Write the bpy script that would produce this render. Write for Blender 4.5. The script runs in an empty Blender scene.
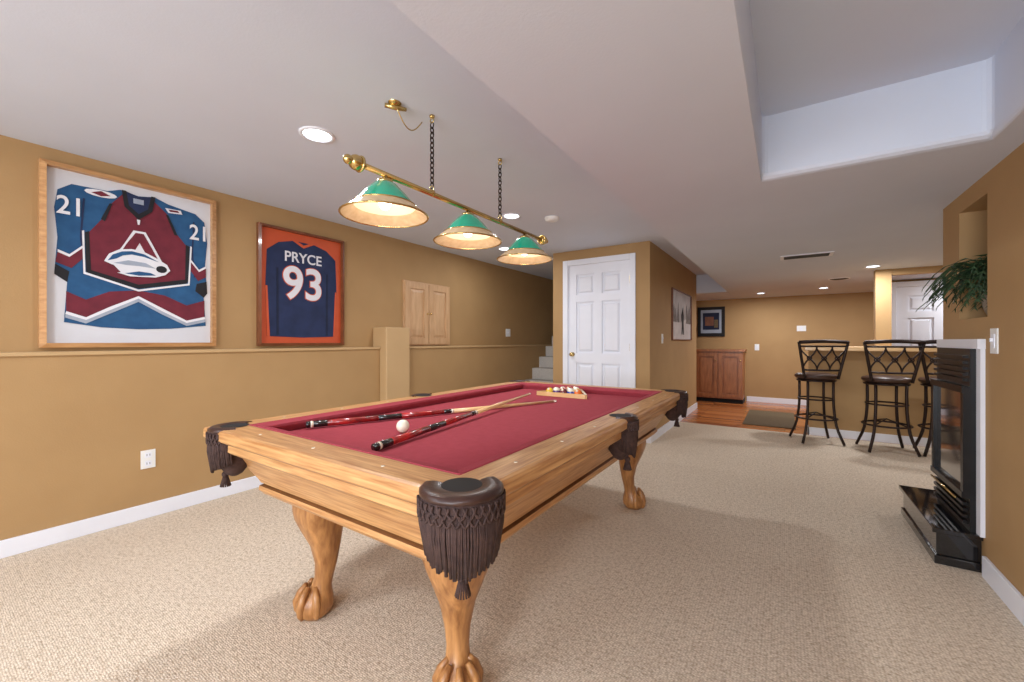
import bpy, math, random
from mathutils import Vector, Matrix
random.seed(7)
sc = bpy.context.scene
sc.view_settings.view_transform = 'Standard'
sc.view_settings.look = 'None'
sc.view_settings.exposure = 0.12

# ------------------------------------------------------------------ materials
def lin(c):
    o = []
    for v in c:
        v = v/255.0
        o.append(v/12.92 if v <= 0.04045 else ((v+0.055)/1.055)**2.4)
    return (o[0], o[1], o[2], 1.0)

def mat(name, col, rough=0.5, metal=0.0, col2=None, scale=8.0, stretch=(1,1,1), bump=0.0, bscale=60.0,
        coat=0.0, emis=None, estr=0.0, kind='noise', spec=0.5, transmission=0.0, detail=3.0):
    m = bpy.data.materials.new(name); m.use_nodes = True
    nt = m.node_tree; b = nt.nodes['Principled BSDF']
    b.inputs['Base Color'].default_value = lin(col)
    b.inputs['Roughness'].default_value = rough
    b.inputs['Metallic'].default_value = metal
    b.inputs['Specular IOR Level'].default_value = spec
    b.inputs['Coat Weight'].default_value = coat
    b.inputs['Coat Roughness'].default_value = 0.08
    b.inputs['Transmission Weight'].default_value = transmission
    if emis:
        b.inputs['Emission Color'].default_value = lin(emis)
        b.inputs['Emission Strength'].default_value = estr
    tc = nt.nodes.new('ShaderNodeTexCoord')
    mp = nt.nodes.new('ShaderNodeMapping'); mp.inputs['Scale'].default_value = stretch
    nt.links.new(tc.outputs['Object'], mp.inputs['Vector'])
    if col2 is not None:
        t = nt.nodes.new('ShaderNodeTexNoise'); t.inputs['Scale'].default_value = scale
        t.inputs['Detail'].default_value = detail
        nt.links.new(mp.outputs['Vector'], t.inputs['Vector'])
        r = nt.nodes.new('ShaderNodeValToRGB')
        r.color_ramp.elements[0].position = 0.3; r.color_ramp.elements[1].position = 0.7
        r.color_ramp.elements[0].color = lin(col); r.color_ramp.elements[1].color = lin(col2)
        nt.links.new(t.outputs['Fac'], r.inputs['Fac']); nt.links.new(r.outputs['Color'], b.inputs['Base Color'])
    if bump > 0:
        n = nt.nodes.new('ShaderNodeTexNoise'); n.inputs['Scale'].default_value = bscale
        n.inputs['Detail'].default_value = 3
        nt.links.new(mp.outputs['Vector'], n.inputs['Vector'])
        bp = nt.nodes.new('ShaderNodeBump'); bp.inputs['Strength'].default_value = bump
        bp.inputs['Distance'].default_value = 0.01
        nt.links.new(n.outputs['Fac'], bp.inputs['Height']); nt.links.new(bp.outputs['Normal'], b.inputs['Normal'])
    return m

def carpet_mat():
    m = bpy.data.materials.new('carpet_berber'); m.use_nodes = True
    nt = m.node_tree; b = nt.nodes['Principled BSDF']; b.inputs['Roughness'].default_value = 0.95
    b.inputs['Specular IOR Level'].default_value = 0.1
    tc = nt.nodes.new('ShaderNodeTexCoord')
    mp = nt.nodes.new('ShaderNodeMapping'); mp.inputs['Scale'].default_value = (1, 1.5, 1)
    nt.links.new(tc.outputs['Object'], mp.inputs['Vector'])
    v = nt.nodes.new('ShaderNodeTexVoronoi'); v.inputs['Scale'].default_value = 95; v.inputs['Randomness'].default_value = 0.5
    nt.links.new(mp.outputs['Vector'], v.inputs['Vector'])
    n = nt.nodes.new('ShaderNodeTexNoise'); n.inputs['Scale'].default_value = 60; n.inputs['Detail'].default_value = 5
    nt.links.new(tc.outputs['Object'], n.inputs['Vector'])
    r = nt.nodes.new('ShaderNodeValToRGB')
    r.color_ramp.elements[0].position = 0.0; r.color_ramp.elements[0].color = lin((244, 231, 212))
    r.color_ramp.elements[1].position = 0.80; r.color_ramp.elements[1].color = lin((190, 170, 148))
    nt.links.new(v.outputs['Distance'], r.inputs['Fac'])
    mx = nt.nodes.new('ShaderNodeMixRGB'); mx.blend_type = 'MULTIPLY'; mx.inputs[0].default_value = 1.0
    r2 = nt.nodes.new('ShaderNodeValToRGB')
    r2.color_ramp.elements[0].position = 0.34; r2.color_ramp.elements[0].color = (0.76, 0.74, 0.71, 1)
    r2.color_ramp.elements[1].position = 0.52; r2.color_ramp.elements[1].color = (1, 1, 1, 1)
    nt.links.new(n.outputs['Fac'], r2.inputs['Fac'])
    nt.links.new(r.outputs['Color'], mx.inputs[1]); nt.links.new(r2.outputs['Color'], mx.inputs[2])
    nt.links.new(mx.outputs[0], b.inputs['Base Color'])
    bp = nt.nodes.new('ShaderNodeBump'); bp.invert = True
    bp.inputs['Strength'].default_value = 0.55; bp.inputs['Distance'].default_value = 0.005
    nt.links.new(v.outputs['Distance'], bp.inputs['Height']); nt.links.new(bp.outputs['Normal'], b.inputs['Normal'])
    return m

def plank_mat():
    m = bpy.data.materials.new('cherry_planks'); m.use_nodes = True
    nt = m.node_tree; b = nt.nodes['Principled BSDF']; b.inputs['Roughness'].default_value = 0.22
    tc = nt.nodes.new('ShaderNodeTexCoord')
    br = nt.nodes.new('ShaderNodeTexBrick')
    br.inputs['Scale'].default_value = 1.0; br.inputs['Brick Width'].default_value = 1.1; br.inputs['Row Height'].default_value = 0.09
    br.inputs['Mortar Size'].default_value = 0.003
    br.inputs['Color1'].default_value = lin((150, 82, 42)); br.inputs['Color2'].default_value = lin((204, 132, 76))
    br.inputs['Mortar'].default_value = lin((84, 46, 26))
    nt.links.new(tc.outputs['Object'], br.inputs['Vector'])
    nt.links.new(br.outputs['Color'], b.inputs['Base Color'])
    return m

WALL = mat('wall_tan_paint', (170, 135, 90), 0.75, col2=(176, 141, 95), scale=3, bump=0.08, bscale=140)
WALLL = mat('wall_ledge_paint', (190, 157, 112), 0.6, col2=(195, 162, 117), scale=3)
CEIL = mat('ceiling_paint', (207, 213, 226), 0.9, col2=(211, 217, 230), scale=2, bump=0.06, bscale=120)
WHITE = mat('white_trim_paint', (230, 232, 240), 0.4, col2=(234, 236, 244), scale=5)
CARPET = carpet_mat(); PLANK = plank_mat()
OAK_Y = mat('oak_long_grain', (166, 112, 64), 0.42, col2=(216, 168, 112), scale=12, stretch=(8, .45, 8), coat=0.12, bump=0.06, bscale=30, detail=10)
OAK_X = mat('oak_cross_grain', (166, 112, 64), 0.42, col2=(216, 168, 112), scale=12, stretch=(.45, 8, 8), coat=0.12, bump=0.06, bscale=30, detail=10)
OAK_Z = mat('oak_leg', (138, 88, 46), 0.42, col2=(196, 142, 86), scale=12, stretch=(4, 4, .6), coat=0.15, detail=10)
OAKF = mat('oak_frame', (176, 124, 74), 0.35, col2=(208, 160, 108), scale=14, stretch=(4, .5, 4), detail=8)
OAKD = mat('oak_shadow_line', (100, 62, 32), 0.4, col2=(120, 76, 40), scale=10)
MAPLE = mat('maple_panel', (190, 150, 108), 0.45, col2=(208, 170, 130), scale=10, stretch=(3, 3, .5), detail=5)
CHERRY = mat('cherry_cabinet', (146, 88, 50), 0.35, col2=(178, 114, 70), scale=10, stretch=(3, 3, .5), detail=5)
FELT = mat('burgundy_felt', (154, 60, 70), 0.9, col2=(162, 66, 76), scale=30, bump=0.05, bscale=400, spec=0.15)
LEATHER = mat('dark_leather', (52, 32, 28), 0.32, col2=(66, 42, 34), scale=20, bump=0.1, bscale=80)
FRINGE = mat('fringe_cord', (50, 32, 30), 0.85, col2=(76, 54, 48), scale=60)
BLACK = mat('black_pocket', (14, 12, 12), 0.7, col2=(20, 16, 16), scale=10)
BRASS = mat('polished_brass', (204, 176, 114), 0.18, 1.0, col2=(214, 186, 124), scale=6)
IVORY = mat('ivory', (240, 230, 205), 0.15, col2=(244, 234, 212), scale=6, coat=.5)
IRON = mat('dark_iron', (44, 32, 29), 0.4, 0.5, col2=(54, 40, 35), scale=12)
SEAT = mat('brown_vinyl_seat', (62, 40, 30), 0.4, col2=(74, 50, 38), scale=12)
GRANITE = mat('black_granite', (14, 14, 16), 0.06, col2=(38, 38, 40), scale=120, coat=.6)
FBLACK = mat('black_metal', (20, 20, 22), 0.35, 0.3, col2=(28, 28, 30), scale=12)
FGLASS = mat('fireplace_glass', (34, 34, 36), 0.05, 0.0, col2=(50, 50, 52), scale=2, coat=1.0)
GREEN = mat('green_shade_glass', (10, 140, 110), 0.12, col2=(18, 160, 128), scale=5, emis=(10, 150, 120), estr=0.30, coat=.6)
AMBER = mat('shade_band_glass', (196, 166, 128), 0.2, col2=(212, 186, 148), scale=40, emis=(240, 205, 160), estr=0.10)
CREAM = mat('shade_inner', (226, 206, 174), 0.4, col2=(232, 214, 184), scale=5, emis=(255, 224, 180), estr=0.08)
BULB = mat('bulb_glow', (255, 250, 235), 0.4, emis=(255, 246, 228), estr=8.0, col2=(255, 250, 238), scale=2)
LED = mat('can_light_lens', (255, 255, 250), 0.4, emis=(225, 242, 255), estr=7.0, col2=(250, 252, 250), scale=2)
PLASTIC = mat('white_plastic', (232, 232, 230), 0.4, col2=(236, 236, 234), scale=4)
DARKSLOT = mat('dark_slot', (60, 60, 60), 0.7, col2=(70, 70, 70), scale=4)
MATB = mat('mat_board_cream', (210, 212, 218), 0.35, col2=(214, 216, 222), scale=10)
JBLUE = mat('jersey_blue', (26, 74, 118), 0.8, col2=(36, 88, 132), scale=14)
JBURG = mat('jersey_burgundy', (98, 26, 42), 0.8, col2=(114, 34, 50), scale=14)
JBLACK = mat('jersey_black', (22, 22, 28), 0.8, col2=(28, 28, 34), scale=14)
JWHITE = mat('jersey_white', (222, 222, 228), 0.7, col2=(228, 228, 232), scale=14)
JSILV = mat('jersey_silver', (150, 160, 176), 0.6, col2=(166, 174, 188), scale=14)
JNAVY = mat('jersey_navy', (26, 38, 72), 0.8, col2=(34, 48, 86), scale=9)
JNAVY2 = mat('jersey_navy_fold_shade', (14, 24, 50), 0.8, col2=(20, 32, 60), scale=9)  # darker navy copy, shade of the cloth folds put into the colour
ORANGE = mat('orange_mat', (196, 80, 42), 0.6, col2=(204, 88, 48), scale=8)
FRMD = mat('frame_brown', (110, 62, 36), 0.35, col2=(130, 76, 46), scale=14, coat=.3)
STAIRC = mat('stair_carpet_grey', (186, 180, 172), 0.95, col2=(200, 194, 186), scale=60, bump=.3, bscale=200)
MATG = mat('door_mat_fibre', (92, 76, 54), 0.95, col2=(116, 98, 72), scale=60, bump=.3, bscale=200)
LEAF = mat('fern_green', (34, 56, 34), 0.5, col2=(60, 86, 50), scale=14)
POT = mat('grey_ceramic', (150, 140, 126), 0.4, col2=(164, 154, 140), scale=9)
CUEW = mat('cue_maple', (222, 180, 122), 0.25, col2=(232, 194, 140), scale=12, coat=.5)
CUER = mat('cue_red_wrap', (190, 34, 32), 0.25, col2=(90, 20, 22), scale=26, coat=.6)
CUEB = mat('cue_black', (20, 18, 20), 0.2, col2=(30, 26, 28), scale=26, coat=.6)
BARTOP = mat('bar_top_maple', (206, 166, 116), 0.25, col2=(224, 188, 142), scale=12, stretch=(.5, 6, 6), coat=.4, detail=8)
GLASSW = mat('window_pane', (200, 220, 240), 0.05, emis=(205, 225, 255), estr=1.2, col2=(210, 225, 240), scale=1)

# ------------------------------------------------------------------ mesh builder
class MB:
    def __init__(s): s.v = []; s.f = []; s.m = []; s.sm = []; s.mats = []
    def mi(s, m):
        if m not in s.mats: s.mats.append(m)
        return s.mats.index(m)
    def add(s, vs, fs, m, smooth=False):
        o = len(s.v); k = s.mi(m)
        s.v += [tuple(p) for p in vs]
        for f in fs:
            s.f.append([i+o for i in f]); s.m.append(k); s.sm.append(smooth)
    def box(s, x0, x1, y0, y1, z0, z1, m):
        vs = [(x0,y0,z0),(x1,y0,z0),(x1,y1,z0),(x0,y1,z0),(x0,y0,z1),(x1,y0,z1),(x1,y1,z1),(x0,y1,z1)]
        s.add(vs, [(0,3,2,1),(4,5,6,7),(0,1,5,4),(1,2,6,5),(2,3,7,6),(3,0,4,7)], m)
    def hexa(s, lo, hi, m):
        s.add(lo+hi, [(0,3,2,1),(4,5,6,7),(0,1,5,4),(1,2,6,5),(2,3,7,6),(3,0,4,7)], m)
    def tube(s, pts, r, m, seg=8, closed=False, caps=True):
        pts = [Vector(p) for p in pts]; n = len(pts)
        rs = r if isinstance(r, (list, tuple)) else [r]*n
        vs = []; up = None
        for i, p in enumerate(pts):
            if closed: t = pts[(i+1) % n]-pts[i-1]
            else: t = pts[min(i+1, n-1)]-pts[max(i-1, 0)]
            t.normalize()
            if up is None:
                up = Vector((0,0,1)) if abs(t.z) < .9 else Vector((1,0,0))
            a = t.cross(up)
            if a.length < 1e-5: a = t.orthogonal()
            a.normalize(); b = a.cross(t); b.normalize(); up = b
            for k in range(seg):
                an = 2*math.pi*k/seg
                vs.append(p+(a*math.cos(an)+b*math.sin(an))*rs[i])
        fs = []
        for i in range(n if closed else n-1):
            j = (i+1) % n
            for k in range(seg):
                k2 = (k+1) % seg
                fs.append((i*seg+k, i*seg+k2, j*seg+k2, j*seg+k))
        if caps and not closed:
            fs.append(tuple(range(seg))[::-1]); fs.append(tuple((n-1)*seg+k for k in range(seg)))
        s.add(vs, fs, m, True)
    def lathe(s, prof, c, m, seg=28, smooth=True, a0=0, a1=2*math.pi):
        full = abs((a1-a0)-2*math.pi) < 1e-6
        n = seg if full else seg+1
        vs = []; fs = []
        for (r, z) in prof:
            for k in range(n):
                an = a0+(a1-a0)*k/seg
                vs.append((c[0]+r*math.cos(an), c[1]+r*math.sin(an), c[2]+z))
        for i in range(len(prof)-1):
            for k in range(seg):
                k2 = (k+1) % n
                fs.append((i*n+k, i*n+k2, (i+1)*n+k2, (i+1)*n+k))
        s.add(vs, fs, m, smooth)
    def sphere(s, c, r, m, seg=16, rings=10):
        if not isinstance(r, (tuple, list)): r = (r, r, r)
        vs = [(c[0], c[1], c[2]-r[2])]
        for i in range(1, rings):
            ph = -math.pi/2+math.pi*i/rings
            for k in range(seg):
                an = 2*math.pi*k/seg
                vs.append((c[0]+r[0]*math.cos(ph)*math.cos(an), c[1]+r[1]*math.cos(ph)*math.sin(an), c[2]+r[2]*math.sin(ph)))
        vs.append((c[0], c[1], c[2]+r[2])); top = len(vs)-1; fs = []
        for k in range(seg):
            k2 = (k+1) % seg
            fs.append((0, 1+k2, 1+k)); fs.append((top, 1+(rings-2)*seg+k, 1+(rings-2)*seg+k2))
            for i in range(rings-2):
                fs.append((1+i*seg+k, 1+i*seg+k2, 1+(i+1)*seg+k2, 1+(i+1)*seg+k))
        s.add(vs, fs, m, True)
    def torus(s, c, R, r, m, rot=None, seg=20, ts=8, sy=1.0):
        pts = []
        for k in range(seg):
            an = 2*math.pi*k/seg
            p = Vector((R*math.cos(an), R*sy*math.sin(an), 0))
            if rot is not None: p = rot @ p
            pts.append(Vector(c)+p)
        s.tube(pts, r, m, ts, closed=True)
    def prism(s, pts, d, m):
        n = len(pts); d = Vector(d)
        vs = [Vector(p) for p in pts]+[Vector(p)+d for p in pts]
        fs = [tuple(range(n))[::-1], tuple(range(n, 2*n))]
        for i in range(n):
            j = (i+1) % n; fs.append((i, j, n+j, n+i))
        s.add(vs, fs, m)
    def rect_loft(s, x0, x1, y0, y1, prof, mx, my):
        def ring(i, z): return [(x0+i, y0+i, z), (x1-i, y0+i, z), (x1-i, y1-i, z), (x0+i, y1-i, z)]
        for a, b in zip(prof[:-1], prof[1:]):
            A = ring(*a); B = ring(*b)
            for k in range(4):
                j = (k+1) % 4
                s.add([A[k], A[j], B[j], B[k]], [(0, 1, 2, 3)], mx if k % 2 == 0 else my)
    def done(s, name, parent=None, bevel=0.0, fixn=True, sub=0):
        me = bpy.data.meshes.new(name); me.from_pydata(s.v, [], s.f)
        for m in s.mats: me.materials.append(m)
        me.polygons.foreach_set('material_index', s.m); me.polygons.foreach_set('use_smooth', s.sm)
        me.update()
        if fixn:
            import bmesh
            bm = bmesh.new(); bm.from_mesh(me); bmesh.ops.recalc_face_normals(bm, faces=bm.faces); bm.to_mesh(me); bm.free()
        ob = bpy.data.objects.new(name, me); sc.collection.objects.link(ob)
        if bevel > 0:
            bv = ob.modifiers.new('bevel', 'BEVEL'); bv.width = bevel; bv.segments = 3; bv.limit_method = 'ANGLE'
            bv.angle_limit = math.radians(50)
        if parent: ob.parent = parent
        return ob

def empty(name, loc=(0,0,0)):
    e = bpy.data.objects.new(name, None); sc.collection.objects.link(e); return e
def boxes(name, bl, m, parent=None, bevel=0.0):
    b = MB()
    for q in bl: b.box(*q, m)
    return b.done(name, parent, bevel)
def text(name, body, loc, size, m, parent, rot, ext=0.001, sx=1.0, off=0.0):
    c = bpy.data.curves.new(name, 'FONT'); c.body = body; c.size = size; c.extrude = ext
    c.align_x = 'CENTER'; c.align_y = 'CENTER'; c.offset = off
    c.materials.append(m)
    o = bpy.data.objects.new(name, c); sc.collection.objects.link(o)
    o.location = loc; o.rotation_euler = rot; o.scale = (sx, 1, 1); o.parent = parent
    return o
def area(name, loc, size, power, col=(1,1,1), rot=(0,0,0), parent=None, sy=None, shape='DISK'):
    l = bpy.data.lights.new(name, 'AREA'); l.energy = power; l.color = col; l.size = size; l.shape = shape
    if sy: l.shape = 'RECTANGLE'; l.size_y = sy
    o = bpy.data.objects.new(name, l); sc.collection.objects.link(o); o.location = loc; o.rotation_euler = rot
    if parent: o.parent = parent
    return o

ZH, ZL = 2.32, 2.0
H = math.pi/2
# ------------------------------------------------------------------ shell
boxes('floor', [(-3.74, 3.1, -2.6, 6.3, -0.1, 0)], CARPET)
boxes('floor_wood', [(-3.74, 3.1, 6.3, 9.29, -0.1, 0)], PLANK)
boxes('wall_left', [(-3.74, -3.52, -2.6, 7.75, 0, 1.085), (-3.84, -3.64, -2.6, 7.75, 1.085, ZH)], WALL)
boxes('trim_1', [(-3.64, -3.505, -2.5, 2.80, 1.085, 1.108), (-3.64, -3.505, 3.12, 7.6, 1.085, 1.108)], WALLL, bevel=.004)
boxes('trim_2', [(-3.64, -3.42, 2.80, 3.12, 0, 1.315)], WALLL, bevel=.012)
boxes('wall_closet_front', [(-2.54, -2.33, 4.79, 4.89, 0, ZH), (-1.51, -1.29, 4.79, 4.89, 0, ZH), (-2.33, -1.51, 4.79, 4.89, 2.14, ZH)], WALL)
boxes('wall_closet_side', [(-1.39, -1.29, 4.89, 7.75, 0, ZH)], WALL)
boxes('wall_stair_side', [(-2.54, -2.44, 4.89, 7.65, 0, ZH)], WALL)
boxes('wall_stairwell', [(-3.84, -1.39, 7.65, 7.75, 0, ZH)], WALL)
boxes('wall_back', [(-2.7, 3.1, 9.19, 9.29, 0, ZH)], WALL)
boxes('wall_nook', [(-2.7, -2.6, 7.75, 9.19, 0, ZH)], WALL)
boxes('wall_bar_back', [(1.12, 3.0, 7.6, 7.7, 0, ZL)], WALL)
boxes('wall_bar_side', [(3.0, 3.1, 3.56, 9.19, 0, ZL)], WALL)
boxes('wall_right', [(.83, .95, -2.6, 2.98, 0, ZL)], WALL)
boxes('wall_right_chase', [(.83, 1.3, 2.98, 3.66, 0, 1.29)], WALL)
boxes('wall_right_header', [(.83, 1.3, 2.98, 3.66, 1.90, ZL)], WALL)
boxes('wall_right_niche', [(1.15, 1.3, 2.98, 3.66, 1.29, 1.90)], WALL)
boxes('wall_right_jamb', [(.83, 1.15, 3.37, 3.66, 1.29, 1.90)], WALL)
boxes('wall_right_return', [(.95, 1.15, 2.88, 2.98, 0, ZL)], WALL)
boxes('wall_bar_near', [(1.3, 3.0, 3.56, 3.66, 0, ZL)], WALL)
boxes('ceiling', [(-3.84, 3.1, -2.6, 9.29, ZH, ZH+.1)], CEIL)
# lowered ceiling with tray opening
s_ = MB()
o4 = [(-.81,-2.6),(3.1,-2.6),(3.1,9.19),(-.81,9.19)]; h4 = [(-.10,-1.2),(.70,-1.2),(.70,2.47),(-.10,2.47)]
vs = [(x,y,ZL) for x,y in o4]+[(x,y,ZL) for x,y in h4]+[(x,y,ZH+.01) for x,y in h4]+[(x,y,ZH+.01) for x,y in o4]
fs = []
for k in range(4):
    j = (k+1) % 4
    fs += [(k,j,4+j,4+k),(4+k,4+j,8+j,8+k),(k,12+k,12+j,j)]
s_.add(vs, fs, CEIL, False); s_.done('ceiling_soffit', bevel=.028)
boxes('ceiling_nook', [(-2.6, -.81, 7.75, 9.19, ZL, ZH)], CEIL)
# rear wall with daylight windows
boxes('wall_rear', [(-3.84, -3.1, -2.7, -2.6, 0, ZH), (-1.5, -.9, -2.7, -2.6, 0, ZH), (.5, .95, -2.7, -2.6, 0, ZH),
                    (-3.1, -1.5, -2.7, -2.6, 0, .75), (-3.1, -1.5, -2.7, -2.6, 1.95, ZH), (-.9, .5, -2.7, -2.6, 0, .75), (-.9, .5, -2.7, -2.6, 1.95, ZH)], WALL)
for i, (a, b_) in enumerate([(-3.1, -1.5), (-.9, .5)]):
    w = MB(); mx = (a+b_)/2
    w.box(a, b_, -2.69, -2.68, .75, 1.95, GLASSW)
    for q in [(a, a+.05), (b_-.05, b_), (mx-.025, mx+.025)]: w.box(q[0], q[1], -2.67, -2.62, .75, 1.95, WHITE)
    for z in (.75, 1.33, 1.90): w.box(a, b_, -2.66, -2.61, z, z+.05, WHITE)
    w.done('window_%d' % (i+1))

boxes('baseboard_left', [(-3.52, -3.503, -2.6, 5.2, 0, .095)], WHITE, bevel=.004)
boxes('baseboard_closet', [(-1.29, -1.273, 4.79, 7.75, 0, .095), (-1.45, -1.273, 4.773, 4.79, 0, .095)], WHITE)
boxes('baseboard_back', [(-.62, 3.0, 9.173, 9.19, 0, .095)], WHITE)
boxes('baseboard_right', [(.813, .83, -2.6, 2.99, 0, .105)], WHITE, bevel=.004)

# ------------------------------------------------------------------ door builder (faces -Y)
def panel_door(name, x0, x1, y, ztop, knob_left=True, casing=.07):
    e = empty(name)
    d = MB(); d.box(x0, x1, y+.028, y+.05, .01, ztop, WHITE)
    w = x1-x0; st = .11*w/.8
    fr = y+.006; bk = y+.028
    k = ztop/2.05
    zr = [(.01, .22), (.86*k, .98*k), (1.60*k, 1.69*k), (ztop-.12, ztop)]
    cx = (x0+x1)/2
    for (a, b_) in [(x0, x0+st), (x1-st, x1)]: d.box(a, b_, fr, bk, .01, ztop, WHITE)
    for (a, b_) in zr: d.box(x0+st, x1-st, fr, bk, a, b_, WHITE)
    for i in range(3):
        za, zb = zr[i][1], zr[i+1][0]
        d.box(cx-st*.45, cx+st*.45, fr, bk, za, zb, WHITE)
        for (a, b_) in [(x0+st, cx-st*.45), (cx+st*.45, x1-st)]:
            g = .022
            lo = [(a+g, bk, za+g), (b_-g, bk, za+g), (b_-g, bk, zb-g), (a+g, bk, zb-g)]
            g2 = .045
            hi = [(a+g2, y+.010, za+g2), (b_-g2, y+.010, za+g2), (b_-g2, y+.010, zb-g2), (a+g2, y+.010, zb-g2)]
            d.hexa(lo, hi, WHITE)
    d.done('slab', e)
    c = MB()
    c.box(x0-casing, x0, y-.02, y, 0, ztop+casing, WHITE); c.box(x1, x1+casing, y-.02, y, 0, ztop+casing, WHITE)
    c.box(x0, x1, y-.02, y, ztop, ztop+casing, WHITE)
    c.done('casing', e, bevel=.005)
    k = MB(); kx = x0+.06 if knob_left else x1-.06
    k.lathe([(0, 0), (.028, 0), (.028, .008), (.01, .012), (.01, .03)], (0, 0, 0), BRASS)
    k.sphere((0, 0, .045), (.027, .027, .022), BRASS)
    ko = k.done('knob', e); ko.rotation_euler = (H, 0, 0); ko.location = (kx, y+.006, 1.0)
    hg = MB(); hx = x1-.006 if knob_left else x0-.004
    for z in (.25, 1.05, 1.85): hg.box(hx, hx+.012, y-.002, y+.012, z, z+.09, BRASS)
    hg.done('hinges', e)
    return e
panel_door('door_1', -2.32, -1.52, 4.79, 2.13)
boxes('trim_3', [(-2.33, -2.32, 4.79, 4.89, 0, 2.14), (-1.52, -1.51, 4.79, 4.89, 0, 2.14), (-2.32, -1.52, 4.79, 4.89, 2.13, 2.14)], WHITE)
panel_door('door_2', 1.26, 2.10, 7.54, 1.90)

st = MB(); y = 5.2; z = 0
for i in range(9):
    st.box(-3.515, -2.55, y, 7.64, z, z+.18, STAIRC); y += .23; z += .18
st.done('staircase')

# ------------------------------------------------------------------ framed jerseys on left wall
RW = (H, 0, H)
class WallArt:
    def __init__(s, x, y0, y1, z0, z1): s.x = x; s.y0 = y0; s.y1 = y1; s.z0 = z0; s.z1 = z1; s.b = MB()
    def P(s, a, b): return (s.y0+(s.y1-s.y0)*a, s.z0+(s.z1-s.z0)*b)
    def poly(s, pts, layer, m, th=.0015):
        p3 = []
        for a, b in pts:
            y, z = s.P(a, b); p3.append((s.x+layer*.0018, y, z))
        s.b.prism(p3, (th, 0, 0), m)
    def frame(s, fw, m, depth=.04):
        b = s.b; y0, y1, z0, z1, x = s.y0, s.y1, s.z0, s.z1, s.x
        def mit(P, Q, p, q):
            lo = [(x-.004, *P), (x-.004, *Q), (x-.004, *q), (x-.004, *p)]
            def f(v, dx): return (x+dx, v[0], v[1])
            hi = [f(P, depth*.8), f(Q, depth*.8), f(q, depth), f(p, depth)]
            b.hexa(lo, hi, m)
        o = [(y0, z0), (y1, z0), (y1, z1), (y0, z1)]
        i_ = [(y0+fw, z0+fw), (y1-fw, z0+fw), (y1-fw, z1-fw), (y0+fw, z1-fw)]
        for k in range(4): mit(o[k], o[(k+1) % 4], i_[k], i_[(k+1) % 4])

e1 = empty('framed_hockey_jersey')
A = WallArt(-3.635, .46, 1.35, 1.13, 2.235)
A.poly([(0.01, .01), (.99, .01), (.99, .99), (.01, .99)], -1, MATB)
A.frame(.028, OAKF)
blue = [(.07,.40),(.085,.60),(.07,.76),(.085,.86),(.15,.905),(.33,.91),(.40,.935),(.50,.92),(.60,.935),(.68,.91),(.86,.885),(.925,.84),(.945,.70),(.93,.55),(.945,.36),(.92,.33),(.935,.14),(.7,.115),(.5,.108),(.3,.115),(.115,.14),(.13,.36)]
A.poly(blue, 1, JBLUE)
A.poly([(.07,.40),(.13,.36),(.14,.42),(.075,.455)], 2, JBLACK); A.poly([(.945,.36),(.92,.33),(.86,.37),(.87,.42),(.94,.44)], 2, JBLACK)
A.poly([(.205,.84),(.215,.84),(.20,.62),(.215,.46),(.205,.46),(.19,.62)], 2, JNAVY); A.poly([(.845,.83),(.855,.83),(.845,.62),(.86,.46),(.85,.46),(.835,.62)], 2, JNAVY)
A.poly([(.30,.74),(.34,.83),(.41,.91),(.59,.91),(.68,.84),(.735,.73),(.80,.66),(.795,.43),(.50,.375),(.235,.43),(.225,.64)], 2, JBURG)
A.poly([(.215,.65),(.222,.43),(.23,.415),(.50,.355),(.80,.415),(.81,.43),(.82,.66),(.795,.67),(.79,.44),(.50,.38),(.245,.44),(.235,.66)], 3, JBLACK)
A.poly([(.20,.655),(.207,.415),(.50,.338),(.82,.405),(.835,.66),(.825,.665),(.81,.415),(.50,.350),(.217,.425),(.21,.66)], 4, JWHITE)
A.poly([(.295,.74),(.34,.84),(.355,.84),(.315,.73)], 4, JBLACK); A.poly([(.68,.84),(.74,.72),(.72,.72),(.665,.84)], 4, JBLACK)
A.poly([(.125,.20),(.22,.17),(.34,.235),(.50,.31),(.66,.235),(.80,.17),(.925,.20),(.925,.31),(.80,.27),(.66,.325),(.50,.345),(.34,.325),(.22,.27),(.125,.31)], 2, JBURG)
A.poly([(.12,.185),(.22,.155),(.36,.225),(.50,.295),(.64,.225),(.80,.155),(.93,.185),(.925,.20),(.80,.17),(.66,.235),(.50,.31),(.34,.235),(.22,.17),(.125,.20)], 4, JWHITE)
A.poly([(.12,.165),(.22,.135),(.36,.205),(.50,.275),(.64,.205),(.80,.135),(.93,.165),(.93,.185),(.80,.155),(.64,.225),(.50,.295),(.36,.225),(.22,.155),(.12,.185)], 4, JSILV)
A.poly([(.085,.52),(.14,.50),(.205,.56),(.205,.50),(.15,.44),(.075,.465)], 3, JBURG); A.poly([(.085,.535),(.14,.515),(.205,.575),(.205,.56),(.14,.50),(.085,.52)], 4, JWHITE)
A.poly([(.83,.56),(.885,.50),(.935,.53),(.935,.47),(.88,.44),(.83,.50)], 3, JBURG); A.poly([(.83,.575),(.885,.515),(.935,.545),(.935,.53),(.885,.50),(.83,.56)], 4, JWHITE)
A.poly([(.405,.935),(.42,.84),(.50,.775),(.58,.84),(.60,.935),(.575,.935),(.555,.85),(.50,.81),(.445,.85),(.43,.935)], 5, JBLACK)
A.poly([(.43,.932),(.445,.85),(.50,.81),(.555,.85),(.575,.932),(.50,.915)], 4, JNAVY)
A.poly([(.47,.87),(.53,.87),(.53,.90),(.47,.90)], 5, JSILV)
A.poly([(.49,.775),(.51,.775),(.505,.745),(.495,.745)], 5, JWHITE)
A.poly([(.47,.705),(.54,.705),(.585,.63),(.66,.50),(.61,.445),(.40,.445),(.345,.50),(.42,.62)], 6, JWHITE)
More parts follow.
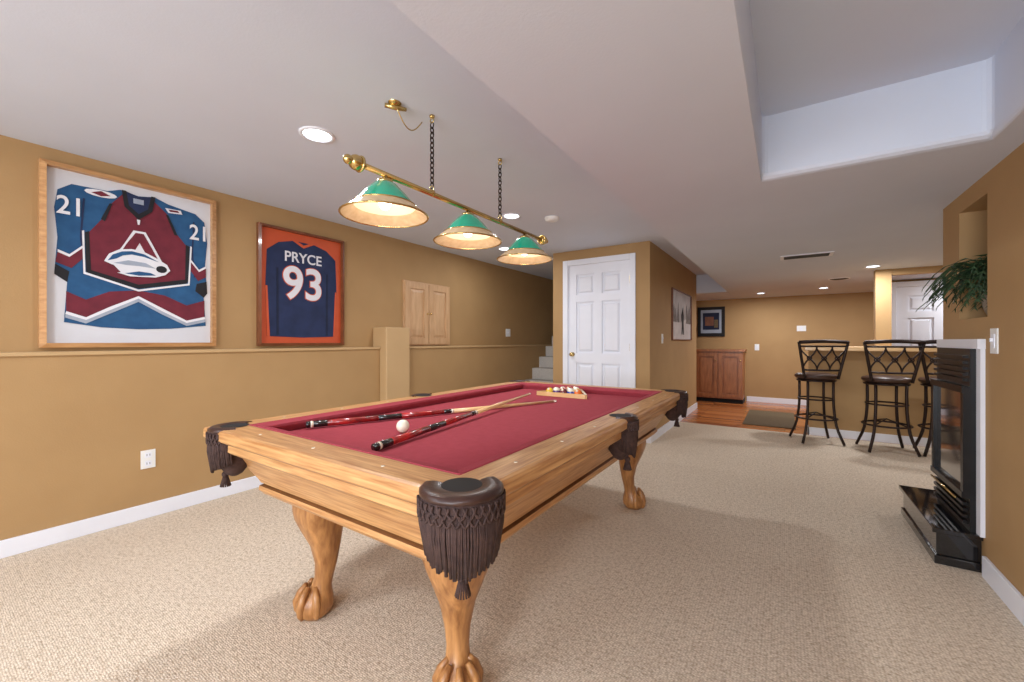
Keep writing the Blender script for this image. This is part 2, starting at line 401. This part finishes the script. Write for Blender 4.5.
A.poly([(.482,.692),(.528,.692),(.572,.62),(.638,.505),(.58,.505),(.505,.635),(.435,.505),(.367,.505),(.432,.62)], 7, JBURG)
sw = [(.31,.50),(.335,.545),(.39,.578),(.46,.59),(.53,.583),(.60,.555),(.67,.52),(.69,.485),(.66,.455),(.60,.433),(.45,.425),(.38,.44),(.47,.46),(.42,.475),(.35,.485)]
A.poly(sw, 8, JWHITE)
A.poly([(.328,.505),(.355,.543),(.405,.568),(.46,.577),(.53,.568),(.62,.53),(.53,.552),(.46,.557),(.41,.545),(.375,.522)], 9, JBLUE)
A.poly([(.36,.495),(.44,.520),(.54,.515),(.60,.488),(.50,.492),(.43,.490)], 9, JSILV)
A.poly([(.42,.44),(.50,.460),(.57,.457),(.60,.445),(.50,.434)], 9, JBLUE)
el = [(.635+.034*math.cos(t*.5236), .487+.022*math.sin(t*.5236)) for t in range(12)]
A.poly(el, 9, JBLACK)
el = [(.295+.085*math.cos(t*.5236), .885+.02*math.sin(t*.5236)) for t in range(12)]
A.poly(el, 5, JWHITE); A.poly([(.245,.882),(.295,.9),(.345,.882),(.295,.87)], 6, JBURG)
A.poly([(.66,.882),(.76,.885),(.77,.862),(.68,.855)], 5, JWHITE); A.poly([(.68,.876),(.74,.879),(.75,.868),(.69,.864)], 6, JBURG)
A.b.done('frame_and_jersey', e1)
for a, b_, nm in ((.145, .775, 'number_left'), (.885, .755, 'number_right')):
    y_, z_ = A.P(a, b_); text(nm, '21', (-3.6225, y_, z_), .155, JWHITE, e1, RW, sx=.80, off=.002)

e2 = empty('framed_football_jersey')
B = WallArt(-3.635, 1.65, 2.44, 1.13, 2.15)
B.poly([(.01,.01),(.99,.01),(.99,.99),(.01,.99)], -1, ORANGE)
B.frame(.022, FRMD)
B.poly([(.10,.08),(.085,.50),(.10,.80),(.22,.875),(.38,.91),(.62,.91),(.78,.875),(.90,.80),(.915,.50),(.90,.08),(.5,.07)], 1, JNAVY)
B.poly([(.36,.915),(.50,.86),(.64,.915),(.62,.93),(.50,.885),(.38,.93)], 3, ORANGE)
B.poly([(.20,.09),(.20,.66),(.22,.66),(.225,.09)], 2, JNAVY2); B.poly([(.80,.09),(.80,.66),(.78,.66),(.775,.09)], 2, JNAVY2)  # flat dark strips paint the shade of the side folds
B.poly([(.10,.08),(.085,.50),(.105,.50),(.13,.08)], 2, ORANGE); B.poly([(.90,.08),(.915,.50),(.895,.50),(.87,.08)], 2, ORANGE)
B.b.done('frame_and_jersey', e2)
y_, z_ = B.P(.5, .765); text('name_letters', 'PRYCE', (-3.628, y_, z_), .125, JWHITE, e2, RW, sx=.95, off=.002)
y_, z_ = B.P(.5, .53)
text('number_outline', '93', (-3.6295, y_, z_), .40, ORANGE, e2, RW, off=.014, sx=.95)
text('number', '93', (-3.6265, y_, z_), .40, JWHITE, e2, RW, off=.007, sx=.95)

s_ = MB(); x = -3.64
s_.box(x, x+.02, 3.21, 3.98, 1.12, 1.87, MAPLE)
for (a, b_) in [(3.225, 3.59), (3.60, 3.965)]:
    s_.box(x+.02, x+.032, a, a+.07, 1.135, 1.855, MAPLE); s_.box(x+.02, x+.032, b_-.07, b_, 1.135, 1.855, MAPLE)
    s_.box(x+.02, x+.032, a+.07, b_-.07, 1.135, 1.205, MAPLE); s_.box(x+.02, x+.032, a+.07, b_-.07, 1.785, 1.855, MAPLE)
    s_.hexa([(x+.02, a+.08, 1.215), (x+.02, b_-.08, 1.215), (x+.02, b_-.08, 1.775), (x+.02, a+.08, 1.775)],
            [(x+.03, a+.11, 1.245), (x+.03, b_-.11, 1.245), (x+.03, b_-.11, 1.745), (x+.03, a+.11, 1.745)], MAPLE)
s_.sphere((x+.04, 3.57, 1.5), .012, BRASS); s_.sphere((x+.04, 3.62, 1.5), .012, BRASS)
s_.done('wall_access_cabinet')

def plate(name, c, axis, kind='switch', w=.075, h=.12):
    b = MB()
    def bx(u0, u1, z0, z1, d0, d1, m):
        if axis == '+X': b.box(c[0]+d0, c[0]+d1, c[1]+u0, c[1]+u1, c[2]+z0, c[2]+z1, m)
        elif axis == '-X': b.box(c[0]-d1, c[0]-d0, c[1]+u0, c[1]+u1, c[2]+z0, c[2]+z1, m)
        else: b.box(c[0]+u0, c[0]+u1, c[1]-d1, c[1]-d0, c[2]+z0, c[2]+z1, m)
    bx(-w/2, w/2, -h/2, h/2, 0, .006, PLASTIC)
    if kind == 'outlet':
        for dz in (-.028, .028):
            bx(-.017, .017, dz-.017, dz+.017, .006, .009, WHITE)
            bx(-.009, -.006, dz-.006, dz+.008, .009, .0095, DARKSLOT); bx(.006, .009, dz-.006, dz+.008, .009, .0095, DARKSLOT)
    else:
        bx(-.016, .016, -.033, .033, .006, .009, WHITE); bx(-.005, .005, -.004, .014, .009, .018, WHITE)
    return b.done(name)
plate('electrical_outlet', (-3.52, .926, .387), '+X', 'outlet')
plate('light_switch', (-3.64, 5.35, 1.30), '+X', w=.12)
plate('light_switch', (-1.29, 5.35, 1.20), '+X')
plate('light_switch', (.83, 2.89, 1.17), '-X')
plate('thermostat', (.25, 9.19, 1.40), '-Y', w=.14, h=.1)
plate('light_switch', (-.45, 9.19, 1.05), '-Y')

# ------------------------------------------------------------------ pool table
T = empty('pool_table')
X0, X1, Y0, Y1 = -2.02, -.60, .71, 3.12
t = MB()
t.rect_loft(X0, X1, Y0, Y1, [(.125,.77),(.125,.811),(.115,.813),(.015,.813),(.004,.809),(0,.80),(0,.772),(.006,.765),(.012,.765)], OAK_X, OAK_Y)
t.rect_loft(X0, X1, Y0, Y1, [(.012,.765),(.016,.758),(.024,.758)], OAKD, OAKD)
t.rect_loft(X0, X1, Y0, Y1, [(.024,.758),(.024,.725),(.035,.715),(.06,.70)], OAK_X, OAK_Y)
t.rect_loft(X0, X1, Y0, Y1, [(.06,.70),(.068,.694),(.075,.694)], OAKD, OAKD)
t.rect_loft(X0, X1, Y0, Y1, [(.075,.694),(.10,.66),(.145,.585),(.155,.565)], OAK_X, OAK_Y)
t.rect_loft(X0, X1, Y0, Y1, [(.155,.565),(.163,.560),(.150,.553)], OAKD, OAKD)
t.rect_loft(X0, X1, Y0, Y1, [(.150,.553),(.148,.535),(.165,.515),(.19,.505),(.70,.505)], OAK_X, OAK_Y)
t.done('cabinet_and_rails', T)
f = MB()
f.rect_loft(X0, X1, Y0, Y1, [(.12,.8125),(.125,.815),(.172,.805),(.175,.795),(.160,.766)], FELT, FELT)
f.box(X0+.12, X1-.12, Y0+.12, Y1-.12, .745, .766, FELT)
f.done('felt_bed_and_cushions', T)
d = MB()
for yy in [Y0+(Y1-Y0)*k/8 for k in (1,2,3,5,6,7)]:
    for xx in (X0+.06, X1-.06): d.lathe([(0,.0155),(.006,.0155),(.006,.012)], (xx, yy, .7985), IVORY, 8)
for xx in [X0+(X1-X0)*k/4 for k in (1,2,3)]:
    for yy in (Y0+.06, Y1-.06): d.lathe([(0,.0155),(.006,.0155),(.006,.012)], (xx, yy, .7985), IVORY, 8)
d.done('rail_sights', T)
def leg(cx, cy, sx, sy):
    b = MB(); N = 24
    secs = [(.515,.0,.090,5),(.49,.0,.098,5),(.455,.004,.098,4),(.42,.006,.092,3.2),(.37,.002,.078,2.8),(.30,-.008,.058,2.5),(.22,-.010,.043,2.3),
            (.16,-.004,.037,2.2),(.12,.004,.040,2.2),(.095,.012,.054,2.1),(.07,.020,.070,2),(.045,.022,.075,2),(.02,.022,.070,2),(.0,.022,.052,2)]
    vs = []; fs = []
    for (z, off, r, p) in secs:
        for k in range(N):
            an = 2*math.pi*k/N; c, s = math.cos(an), math.sin(an)
            q = (abs(c)**p+abs(s)**p)**(-1/p)
            vs.append((cx+sx*off+r*q*c, cy+sy*off+r*q*s, z))
    for i in range(len(secs)-1):
        for k in range(N):
            k2 = (k+1) % N; fs.append((i*N+k, i*N+k2, (i+1)*N+k2, (i+1)*N+k))
    fs.append(tuple(range(N))); fs.append(tuple((len(secs)-1)*N+k for k in range(N)))
    b.add(vs, fs, OAK_Z, True)
    fx, fy = cx+sx*.022, cy+sy*.022
    base = math.atan2(sy, sx)
    for da in (-1.9, -.95, 0, .95, 1.9):
        an = base+da
        pts = []
        for (r, z) in [(.034,.130),(.058,.098),(.073,.06),(.071,.03),(.063,.012)]:
            pts.append((fx+r*math.cos(an), fy+r*math.sin(an), z))
        b.tube(pts, [.010,.015,.017,.014,.010], OAK_Z, 8)
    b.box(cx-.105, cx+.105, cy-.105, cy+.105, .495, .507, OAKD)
    b.done('leg', T)
for (cx, cy, sx, sy) in [(-1.66,1.02,-1,-1),(-.91,1.04,1,-1),(-.91,2.86,1,1),(-1.69,2.86,-1,1)]: leg(cx, cy, sx, sy)
def pocket(cx, cy, ang, name, R=.098, spread=2.0):
    b = MB()
    b.lathe([(.050,.0145),(.058,.0175),(.075,.019),(R-.008,.017),(R+.002,.010),(R+.002,.002),(R-.006,-.004),(R-.03,-.006)], (cx, cy, .80), LEATHER, 28, True, ang-spread, ang+spread)
    b.lathe([(0,.0148),(.052,.0148)], (cx, cy, .80), BLACK, 24)
    n = 110
    for i in range(n):
        a = ang-spread*.90+2*spread*.90*i/(n-1)
        u = abs(i/(n-1)-.5)*2
        L = .125+.050*(1-u)+random.uniform(-.008, .008)
        r0 = R-.002
        p = [(cx+r0*math.cos(a), cy+r0*math.sin(a), .802)]
        j = random.uniform(-.06, .06)
        p.append((cx+(r0+.003)*math.cos(a+j*.4), cy+(r0+.003)*math.sin(a+j*.4), .802-L*.5))
        p.append((cx+(r0-.010)*math.cos(a+j), cy+(r0-.010)*math.sin(a+j), .802-L))
        b.tube(p, [.0030,.0026,.0038], FRINGE, 5)
    for i in range(18):
        a = ang-spread*.82+2*spread*.82*i/17
        for rowi, zz in enumerate((.797, .780)):
            p = []
            for k in range(7):
                aa = a+(k-3)*.045+rowi*.09
                p.append((cx+(R+.004)*math.cos(aa), cy+(R+.004)*math.sin(aa), zz-.026*math.sin(k/6*math.pi)))
            b.tube(p, .0032, FRINGE, 5)
    b.lathe([(.070,-.03),(.072,-.09),(.055,-.15),(.03,-.185),(.012,-.195)], (cx, cy, .80), FRINGE, 16)
    ox, oy = cx+.035*math.cos(ang), cy+.035*math.sin(ang)
    b.sphere((ox, oy, .612), .014, FRINGE, 10, 8)
    for i in range(16):
        a = 2*math.pi*i/16
        b.tube([(ox+.006*math.cos(a), oy+.006*math.sin(a), .607), (ox+.018*math.cos(a), oy+.018*math.sin(a), .562)], .003, FRINGE, 4)
    b.tube([(cx, cy, .635), (ox, oy, .612)], .006, FRINGE, 6)
    b.done(name, T)
q = .066
pocket(X0+.092, Y0+.080, math.radians(225), 'corner_pocket', .092); pocket(X1-q, Y0+q, math.radians(-45), 'corner_pocket', .102)
pocket(X1-q, Y1-q, math.radians(45), 'corner_pocket'); pocket(X0+q, Y1-q, math.radians(135), 'corner_pocket')
pocket(X0+.05, (Y0+Y1)/2, math.pi, 'side_pocket', .085, 1.5); pocket(X1-.055, (Y0+Y1)/2, 0, 'side_pocket', .080, 1.5)

def cue(a, b):
    a = Vector(a); b = Vector(b); m = MB()
    def L(t0, t1, r0, r1, mt):
        m.tube([a.lerp(b, t0), a.lerp(b, (t0+t1)/2), a.lerp(b, t1)], [r0, (r0+r1)/2, r1], mt, 12)
    L(0, .012, .0150, .0155, CUEB); L(.012, .02, .0155, .0153, IVORY); L(.02, .06, .0153, .015, CUEB); L(.06, .22, .015, .0142, CUER)
    L(.22, .30, .0142, .0136, CUEB); L(.30, .46, .0136, .0120, CUER); L(.46, .49, .0120, .0118, CUEB); L(.49, .50, .0118, .0116, IVORY); L(.50, .985, .0116, .0070, CUEW); L(.985, 1, .0070, .0068, IVORY)
    m.done('pool_cue')
cue((-1.825, 1.04, .786), (-1.25, 2.40, .776))
cue((-1.24, .96, .784), (-1.455, 2.41, .808))
bb = MB(); bb.sphere((-1.40, 1.236, .7955), .0286, IVORY, 24, 16); bb.done('cue_ball')
BC = [(230,190,40),(30,60,150),(190,35,30),(80,40,110),(225,110,35),(30,110,60),(110,30,35),(15,15,15)]
BM = [mat('ball_paint_%d' % i, c, .08, col2=tuple(min(255, v+8) for v in c), scale=6, coat=1) for i, c in enumerate(BC)]
rk = MB(); rx, ry = -1.345, 2.70; k = 0; R = .0286
for row in range(5):
    nball = 5-row
    for i in range(nball):
        x = rx+(i-(nball-1)/2)*2*R; y = ry+row*2*R*.866
        mt = BM[(k*3) % 8]
        if k % 2:
            rk.sphere((x, y, .7955), R, IVORY, 16, 12)
            rk.lathe([(R*.93,-.012),(R*1.01,-.006),(R*1.03,0),(R*1.01,.006),(R*.93,.012)], (x, y, .7955), mt, 16)
        else:
            rk.sphere((x, y, .7955), R, mt, 16, 12)
            rk.sphere((x, y-R*.62, .7955+R*.62), (.010,.010,.010), IVORY, 8, 6)
        k += 1
s3 = .175+.02
P = [Vector((rx-s3, ry-.048, .785)), Vector((rx+s3, ry-.048, .785)), Vector((rx, ry-.048+s3*1.732, .785))]
for i in range(3):
    a, b_ = P[i], P[(i+1) % 3]; dd = (b_-a).normalized(); nn = Vector((dd.y, -dd.x, 0))*.008
    lo = [a-nn, b_-nn, b_+nn, a+nn]
    rk.hexa([(*p.xy, .7670) for p in lo], [(*p.xy, .797) for p in lo], CUEW)
rk.done('billiard_ball_rack')

# ------------------------------------------------------------------ billiard lamp
LX = -1.50
L_ = empty('billiard_pendant_lamp')
m = MB()
m.tube([(LX, 1.07, 1.92), (LX, 2.67, 1.92)], .013, BRASS, 14)
for yy, sg in ((1.07, -1), (2.67, 1)):
    m.sphere((LX, yy, 1.92), .032, BRASS); m.sphere((LX, yy+sg*.038, 1.92), .02, BRASS)
    m.torus((LX, yy-sg*.02, 1.92), .03, .006, BRASS, Matrix.Rotation(H, 3, 'X'))
for yy in (1.516, 2.115):
    m.sphere((LX, yy, 1.925), .018, BRASS)
    m.torus((LX, yy, 1.95), .012, .003, BRASS, Matrix.Rotation(H, 3, 'X'))
m.done('brass_bar', L_)
for yy in (1.516, 2.115):
    c = MB(); z = 1.965; i = 0
    while z < 2.285:
        rot = Matrix.Rotation(H*(i % 2), 3, 'Z') @ Matrix.Rotation(H, 3, 'X')
        c.torus((LX, yy, z), .0105, .0034, IRON, rot, 12, 6, 1.6); z += .0255; i += 1
    c.torus((LX, yy, 2.296), .012, .003, BRASS, Matrix.Rotation(H, 3, 'X')); c.lathe([(0,0),(.014,0),(.012,-.01),(.005,-.014)], (LX, yy, ZH), BRASS, 14)
    c.done('chain', L_)
c = MB()
c.lathe([(0,-.016),(.012,-.014),(.03,-.006),(.032,0)], (-1.57, 1.335, ZH), BRASS, 24)
c.tube([(-1.60, 1.30, 2.303), (-1.57, 1.335, 2.300), (-1.545, 1.385, 2.303)], [.011,.013,.009], BRASS, 8)
pts = [(-1.56, 1.335+.17*i/12, 2.30-.075*math.sin(i/12*math.pi)) for i in range(13)]
c.tube(pts, .003, BRASS, 6)
c.done('ceiling_canopy', L_)
for yy in (1.22, 1.80, 2.41):
    g = MB(); z0 = 1.735; C = (LX, yy, z0)
    g.lathe([(.030,.150),(.052,.138),(.095,.095),(.135,.046)], C, GREEN, 36)
    g.lathe([(.135,.046),(.165,.022),(.190,.0)], C, AMBER, 36)
    g.lathe([(.028,.145),(.050,.132),(.093,.089),(.133,.040)], C, CREAM, 36)
    g.lathe([(.133,.040),(.163,.017),(.188,-.002)], C, AMBER, 36)
    g.torus((LX, yy, z0), .190, .0045, BRASS, None, 36, 8)
    g.torus((LX, yy, z0+.047), .136, .003, BRASS, None, 36, 6)
    g.lathe([(.0,.185),(.012,.185),(.012,.165),(.034,.158),(.036,.146),(.030,.143)], C, BRASS, 24)
    g.sphere((LX, yy, z0+.06), (.028,.028,.035), BULB)
    g.lathe([(.014,.14),(.014,.09)], C, BRASS, 12)
    g.done('glass_shade', L_, fixn=False)
    l = bpy.data.lights.new('bulb_light', 'POINT'); l.energy = 0.9; l.color = (1, .92, .80); l.shadow_soft_size = .03
    lo = bpy.data.objects.new('bulb_light', l); sc.collection.objects.link(lo); lo.location = (LX, yy, z0+.010); lo.parent = L_

# ------------------------------------------------------------------ ceiling fixtures
def can(x, y, z, power, r=.075, col=(.94, .96, 1), sp=.16):
    b = MB()
    b.lathe([(r+.018,0),(r+.016,-.006),(r,-.008),(r-.004,-.002)], (x, y, z), WHITE, 28)
    b.lathe([(0,-.003),(r-.003,-.003)], (x, y, z), LED, 28)
    o = b.done('recessed_light')
    area('lamp', (x, y, z-.02), sp, power, col, parent=o)
    return o
can(-2.17, 1.30, ZH, 15); can(-2.09, 3.13, ZH, 16, .07); can(-2.2, -.9, ZH, 14); can(-2.9, 4.2, ZH, 6)  # last two cans are added to even out the room light
can(.81, 6.0, ZL, 16, .06); can(2.0, 5.2, ZL, 13); can(-.35, 8.3, ZL, 14, .06)  # middle can is added out of view to light the bar
can(.30, -.7, ZH, 12); can(.30, -1.9, ZL, 16); can(2.0, 8.4, ZL, 8); can(.5, 8.0, ZL, 13, .06); can(2.0, 7.1, ZL, 9, .06)  # all added fill for even brightness, not known fixtures
b = MB(); b.lathe([(0,-.03),(.05,-.03),(.062,-.022),(.068,0)], (-1.81, 3.39, ZH), PLASTIC, 24); b.done('smoke_detector')
b = MB(); b.lathe([(0,-.008),(.085,-.008),(.10,-.004),(.11,0)], (.60, 6.96, ZL), DARKSLOT, 28); b.lathe([(.10,-.004),(.115,-.008),(.12,0)], (.60, 6.96, ZL), WHITE, 28); b.done('ceiling_speaker')
b = MB(); b.box(-.04, .38, 4.80, 5.02, ZL-.006, ZL, WHITE)
for i in range(9): b.box(-.01, .35, 4.83+i*.018, 4.839+i*.018, ZL-.009, ZL-.006, DARKSLOT)
b.done('ceiling_vent')

# ------------------------------------------------------------------ fireplace
F = empty('fireplace')
b = MB(); fx = .829
b.box(.812, fx, 3.00, 3.055, .19, 1.13, WHITE); b.box(.812, fx, 3.60, 3.65, .19, 1.13, WHITE); b.box(.800, fx, 2.995, 3.655, 1.13, 1.18, WHITE)
b.done('surround', F)
b = MB()
b.box(.790, fx, 3.055, 3.60, .19, 1.13, FBLACK)
for i in range(5): b.box(.770, .790, 3.08, 3.58, .96+i*.030, .974+i*.030, FBLACK)
for i in range(4): b.box(.770, .790, 3.08, 3.58, .22+i*.032, .235+i*.032, FBLACK)
b.box(.760, .790, 3.055, 3.60, .36, .39, FBLACK); b.box(.760, .790, 3.055, 3.60, .90, .935, FBLACK)
b.box(.765, .790, 3.055, 3.09, .39, .90, FBLACK); b.box(.765, .790, 3.565, 3.60, .39, .90, FBLACK)
b.box(.782, .789, 3.09, 3.565, .39, .90, FGLASS)
b.tube([(.755, 3.12, .34), (.755, 3.55, .34)], .006, BRASS, 8)
b.done('insert', F)
boxes('hearth', [(.655, fx, 3.03, 3.78, 0, .045), (.665, fx, 3.045, 3.77, .045, .165), (.645, fx, 3.02, 3.79, .165, .19)], GRANITE, F, .004)

p = MB(); pc = (.95, 3.19)
p.lathe([(0,0),(.055,0),(.075,.05),(.085,.12),(.075,.15),(.065,.145),(.06,.12),(0,.12)], (pc[0], pc[1], 1.291), POT, 20)
for i in range(95):
    a = random.uniform(math.pi*.55, math.pi*1.45) if i % 4 else random.uniform(0, 2*math.pi)
    Ln = random.uniform(.18, .33)
    if math.cos(a) > 0: Ln *= .35
    up = random.uniform(.08, .26); pts = []
    for k in range(8):
        s = k/7
        pts.append(Vector((pc[0]+Ln*s*math.cos(a), pc[1]+Ln*s*math.sin(a)*.45, 1.42+up*math.sin(s*2.2)-.14*s*s)))
    side = Vector((-math.sin(a), math.cos(a), 0))
    p.tube(pts, [.002]*8, LEAF, 4)
    for k in range(1, 8):
        w = .030*math.sin(math.pi*(k/8)**.8)+.008
        dr = (pts[k]-pts[k-1]).normalized()*.012
        for sg in (-1, 1):
            tip = pts[k]+side*sg*w+dr*1.5+Vector((0,0,-.008))
            p.add([pts[k]-dr*.6, tip, pts[k]+dr*.6], [(0,1,2)], LEAF)
p.done('potted_fern', fixn=False)

# ------------------------------------------------------------------ bar
Bar = empty('bar_counter')
boxes('bar_front', [(.25, 2.99, 6.33, 6.47, 0, 1.05)], WALL, Bar)
boxes('bar_top', [(.20, 2.99, 6.20, 6.66, 1.05, 1.105)], BARTOP, Bar, .008)
boxes('bar_baseboard', [(.235, 2.99, 6.313, 6.33, 0, .095), (.233, .25, 6.313, 6.47, 0, .095)], WHITE, Bar)
boxes('column_post', [(.88, 1.02, 6.34, 6.46, 1.105, ZL)], WALL)
boxes('trim_4', [(1.02, 3.0, 6.36, 6.44, 1.93, ZL)], WALL)

def stool(x, y, rot):
    e = empty('bar_stool')
    b = MB()
    b.lathe([(0,.72),(.17,.725),(.200,.745),(.210,.765),(.195,.785),(.12,.80),(0,.803)], (0,0,0), SEAT, 28)
    b.lathe([(0,.705),(.185,.705),(.195,.72),(.17,.725)], (0,0,0), IRON, 28)
    for sx in (-1, 1):
        for sy in (-1, 1):
            pts = []
            for k in range(11):
                s = k/10; z = .70*(1-s)
                r = .125+.05*s-.020*math.sin(s*math.pi)+.025*max(0, s-.75)/.25
                pts.append((sx*r, sy*r, z+.012*(1-s)+.008*s))
            b.tube(pts, .0145, IRON, 8)
    b.torus((0,0,.28), .200, .010, IRON, None, 32, 8)
    b.torus((0,0,.50), .170, .009, IRON, None, 28, 8)
    for a in range(2):
        an = math.pi/4+a*H
        b.tube([(.20*math.cos(an), .20*math.sin(an), .28), (0, 0, .34), (.20*math.cos(an+math.pi), .20*math.sin(an+math.pi), .28)], .007, IRON, 6)
    def bp(u, z):
        s = (z-.76)/.42
        w = .165+.075*s
        return (u*w, -.19-.05*s+.045*(u*u), z)
    for sg in (-1, 1):
        b.tube([bp(sg, .74+.42*k/8) for k in range(9)], .015, IRON, 8)
    b.tube([bp(-1+2*k/12, 1.155+.012*math.cos((k/6-1)*H)) for k in range(13)], .020, IRON, 8)
    b.tube([bp(-1+2*k/12, 1.110) for k in range(13)], .010, IRON, 8)
    b.tube([bp(-1+2*k/12, .84) for k in range(13)], .011, IRON, 8)
    for cx in (-.66, 0, .66):
        for sg in (-1, 1):
            b.tube([bp(cx+sg*.34*math.cos(k/12*math.pi), .84+.27*k/12) for k in range(13)], .0085, IRON, 6)
        b.torus(bp(cx, .975), .022, .006, IRON, Matrix.Rotation(H, 3, 'X'), 12, 6)
    b.done('stool_frame', e)
    e.location = (x, y, 0); e.rotation_euler = (0, 0, rot)
stool(.30, 5.95, .3); stool(.90, 5.86, .15); stool(1.37, 5.94, 0)

cb = MB()
cb.box(-2.3, -.65, 8.68, 9.185, .08, .97, CHERRY); cb.box(-2.3, -.65, 8.74, 9.185, 0, .08, BLACK)
cb.box(-2.32, -.62, 8.65, 9.185, .97, 1.01, CHERRY)
for i in range(4):
    a = -2.28+i*.41; b_ = a+.39
    cb.box(a, a+.06, 8.66, 8.68, .11, .94, CHERRY); cb.box(b_-.06, b_, 8.66, 8.68, .11, .94, CHERRY)
    cb.box(a+.06, b_-.06, 8.661, 8.68, .11, .17, CHERRY); cb.box(a+.06, b_-.06, 8.661, 8.68, .88, .94, CHERRY)
    cb.box(a+.09, b_-.09, 8.668, 8.68, .20, .85, CHERRY); cb.sphere((b_-.03, 8.65, .8), .012, BRASS, 8, 6)
cb.done('wood_cabinet')
pf = MB()
pf.box(-1.50, -1.0, 9.165, 9.19, 1.26, 1.86, BLACK); pf.box(-1.44, -1.06, 9.160, 9.165, 1.33, 1.80, JSILV)
pf.box(-1.40, -1.10, 9.157, 9.160, 1.40, 1.74, JNAVY2); pf.box(-1.36, -1.2, 9.154, 9.157, 1.48, 1.66, FRMD); pf.box(-1.19, -1.12, 9.154, 9.157, 1.44, 1.60, MATG)
pf.done('framed_picture')
boxes('door_mat', [(-.50, .12, 6.6, 8.0, 0, .012)], MATG, bevel=.004)

W = WallArt(-1.285, 5.85, 7.20, 1.18, 1.90)
SKYG = mat('print_winter_sky', (150, 140, 142), .5, col2=(186, 180, 182), scale=4)
SNOW = mat('print_snow', (214, 210, 212), .5, col2=(192, 188, 192), scale=8)
TREE = mat('print_trees', (92, 80, 78), .6, col2=(130, 118, 114), scale=20)
W.poly([(0.01,.01),(.99,.01),(.99,.99),(.01,.99)], -1, SKYG)
W.poly([(.02,.02),(.98,.02),(.98,.38),(.7,.45),(.4,.36),(.02,.43)], 1, SNOW)
for cx, h_ in ((.1,.35),(.18,.28),(.3,.4),(.75,.42),(.84,.34),(.92,.4)):
    W.poly([(cx-.05,.36),(cx+.05,.36),(cx+.02,.36+h_*.6),(cx,.36+h_),(cx-.02,.36+h_*.6)], 2, TREE)
W.poly([(.46,.12),(.50,.12),(.51,.28),(.545,.12),(.585,.12),(.565,.36),(.58,.52),(.55,.60),(.53,.68),(.50,.60),(.46,.52),(.475,.36)], 3, JBLACK)
W.frame(.012, FRMD, .02)
W.b.done('winter_figure_print')

area('window_daylight', (-2.3, -2.55, 1.35), 1.5, 46, (.86, .93, 1), (H, 0, 0), sy=1.1)
area('window_daylight', (-.2, -2.55, 1.35), 1.3, 80, (.86, .93, 1), (H, 0, 0), sy=1.1)
w = bpy.data.worlds.new('World'); sc.world = w; w.use_nodes = True
w.node_tree.nodes['Background'].inputs['Color'].default_value = (.75, .85, 1, 1)
w.node_tree.nodes['Background'].inputs['Strength'].default_value = 0.6

cam = bpy.data.cameras.new('camera'); co = bpy.data.objects.new('camera', cam); sc.collection.objects.link(co)
cam.sensor_width = 36; cam.lens = 36*410/1024; cam.clip_start = .02
co.location = (0, 0, 1.17); co.rotation_euler = (H, 0, math.radians(33.66))
sc.camera = co
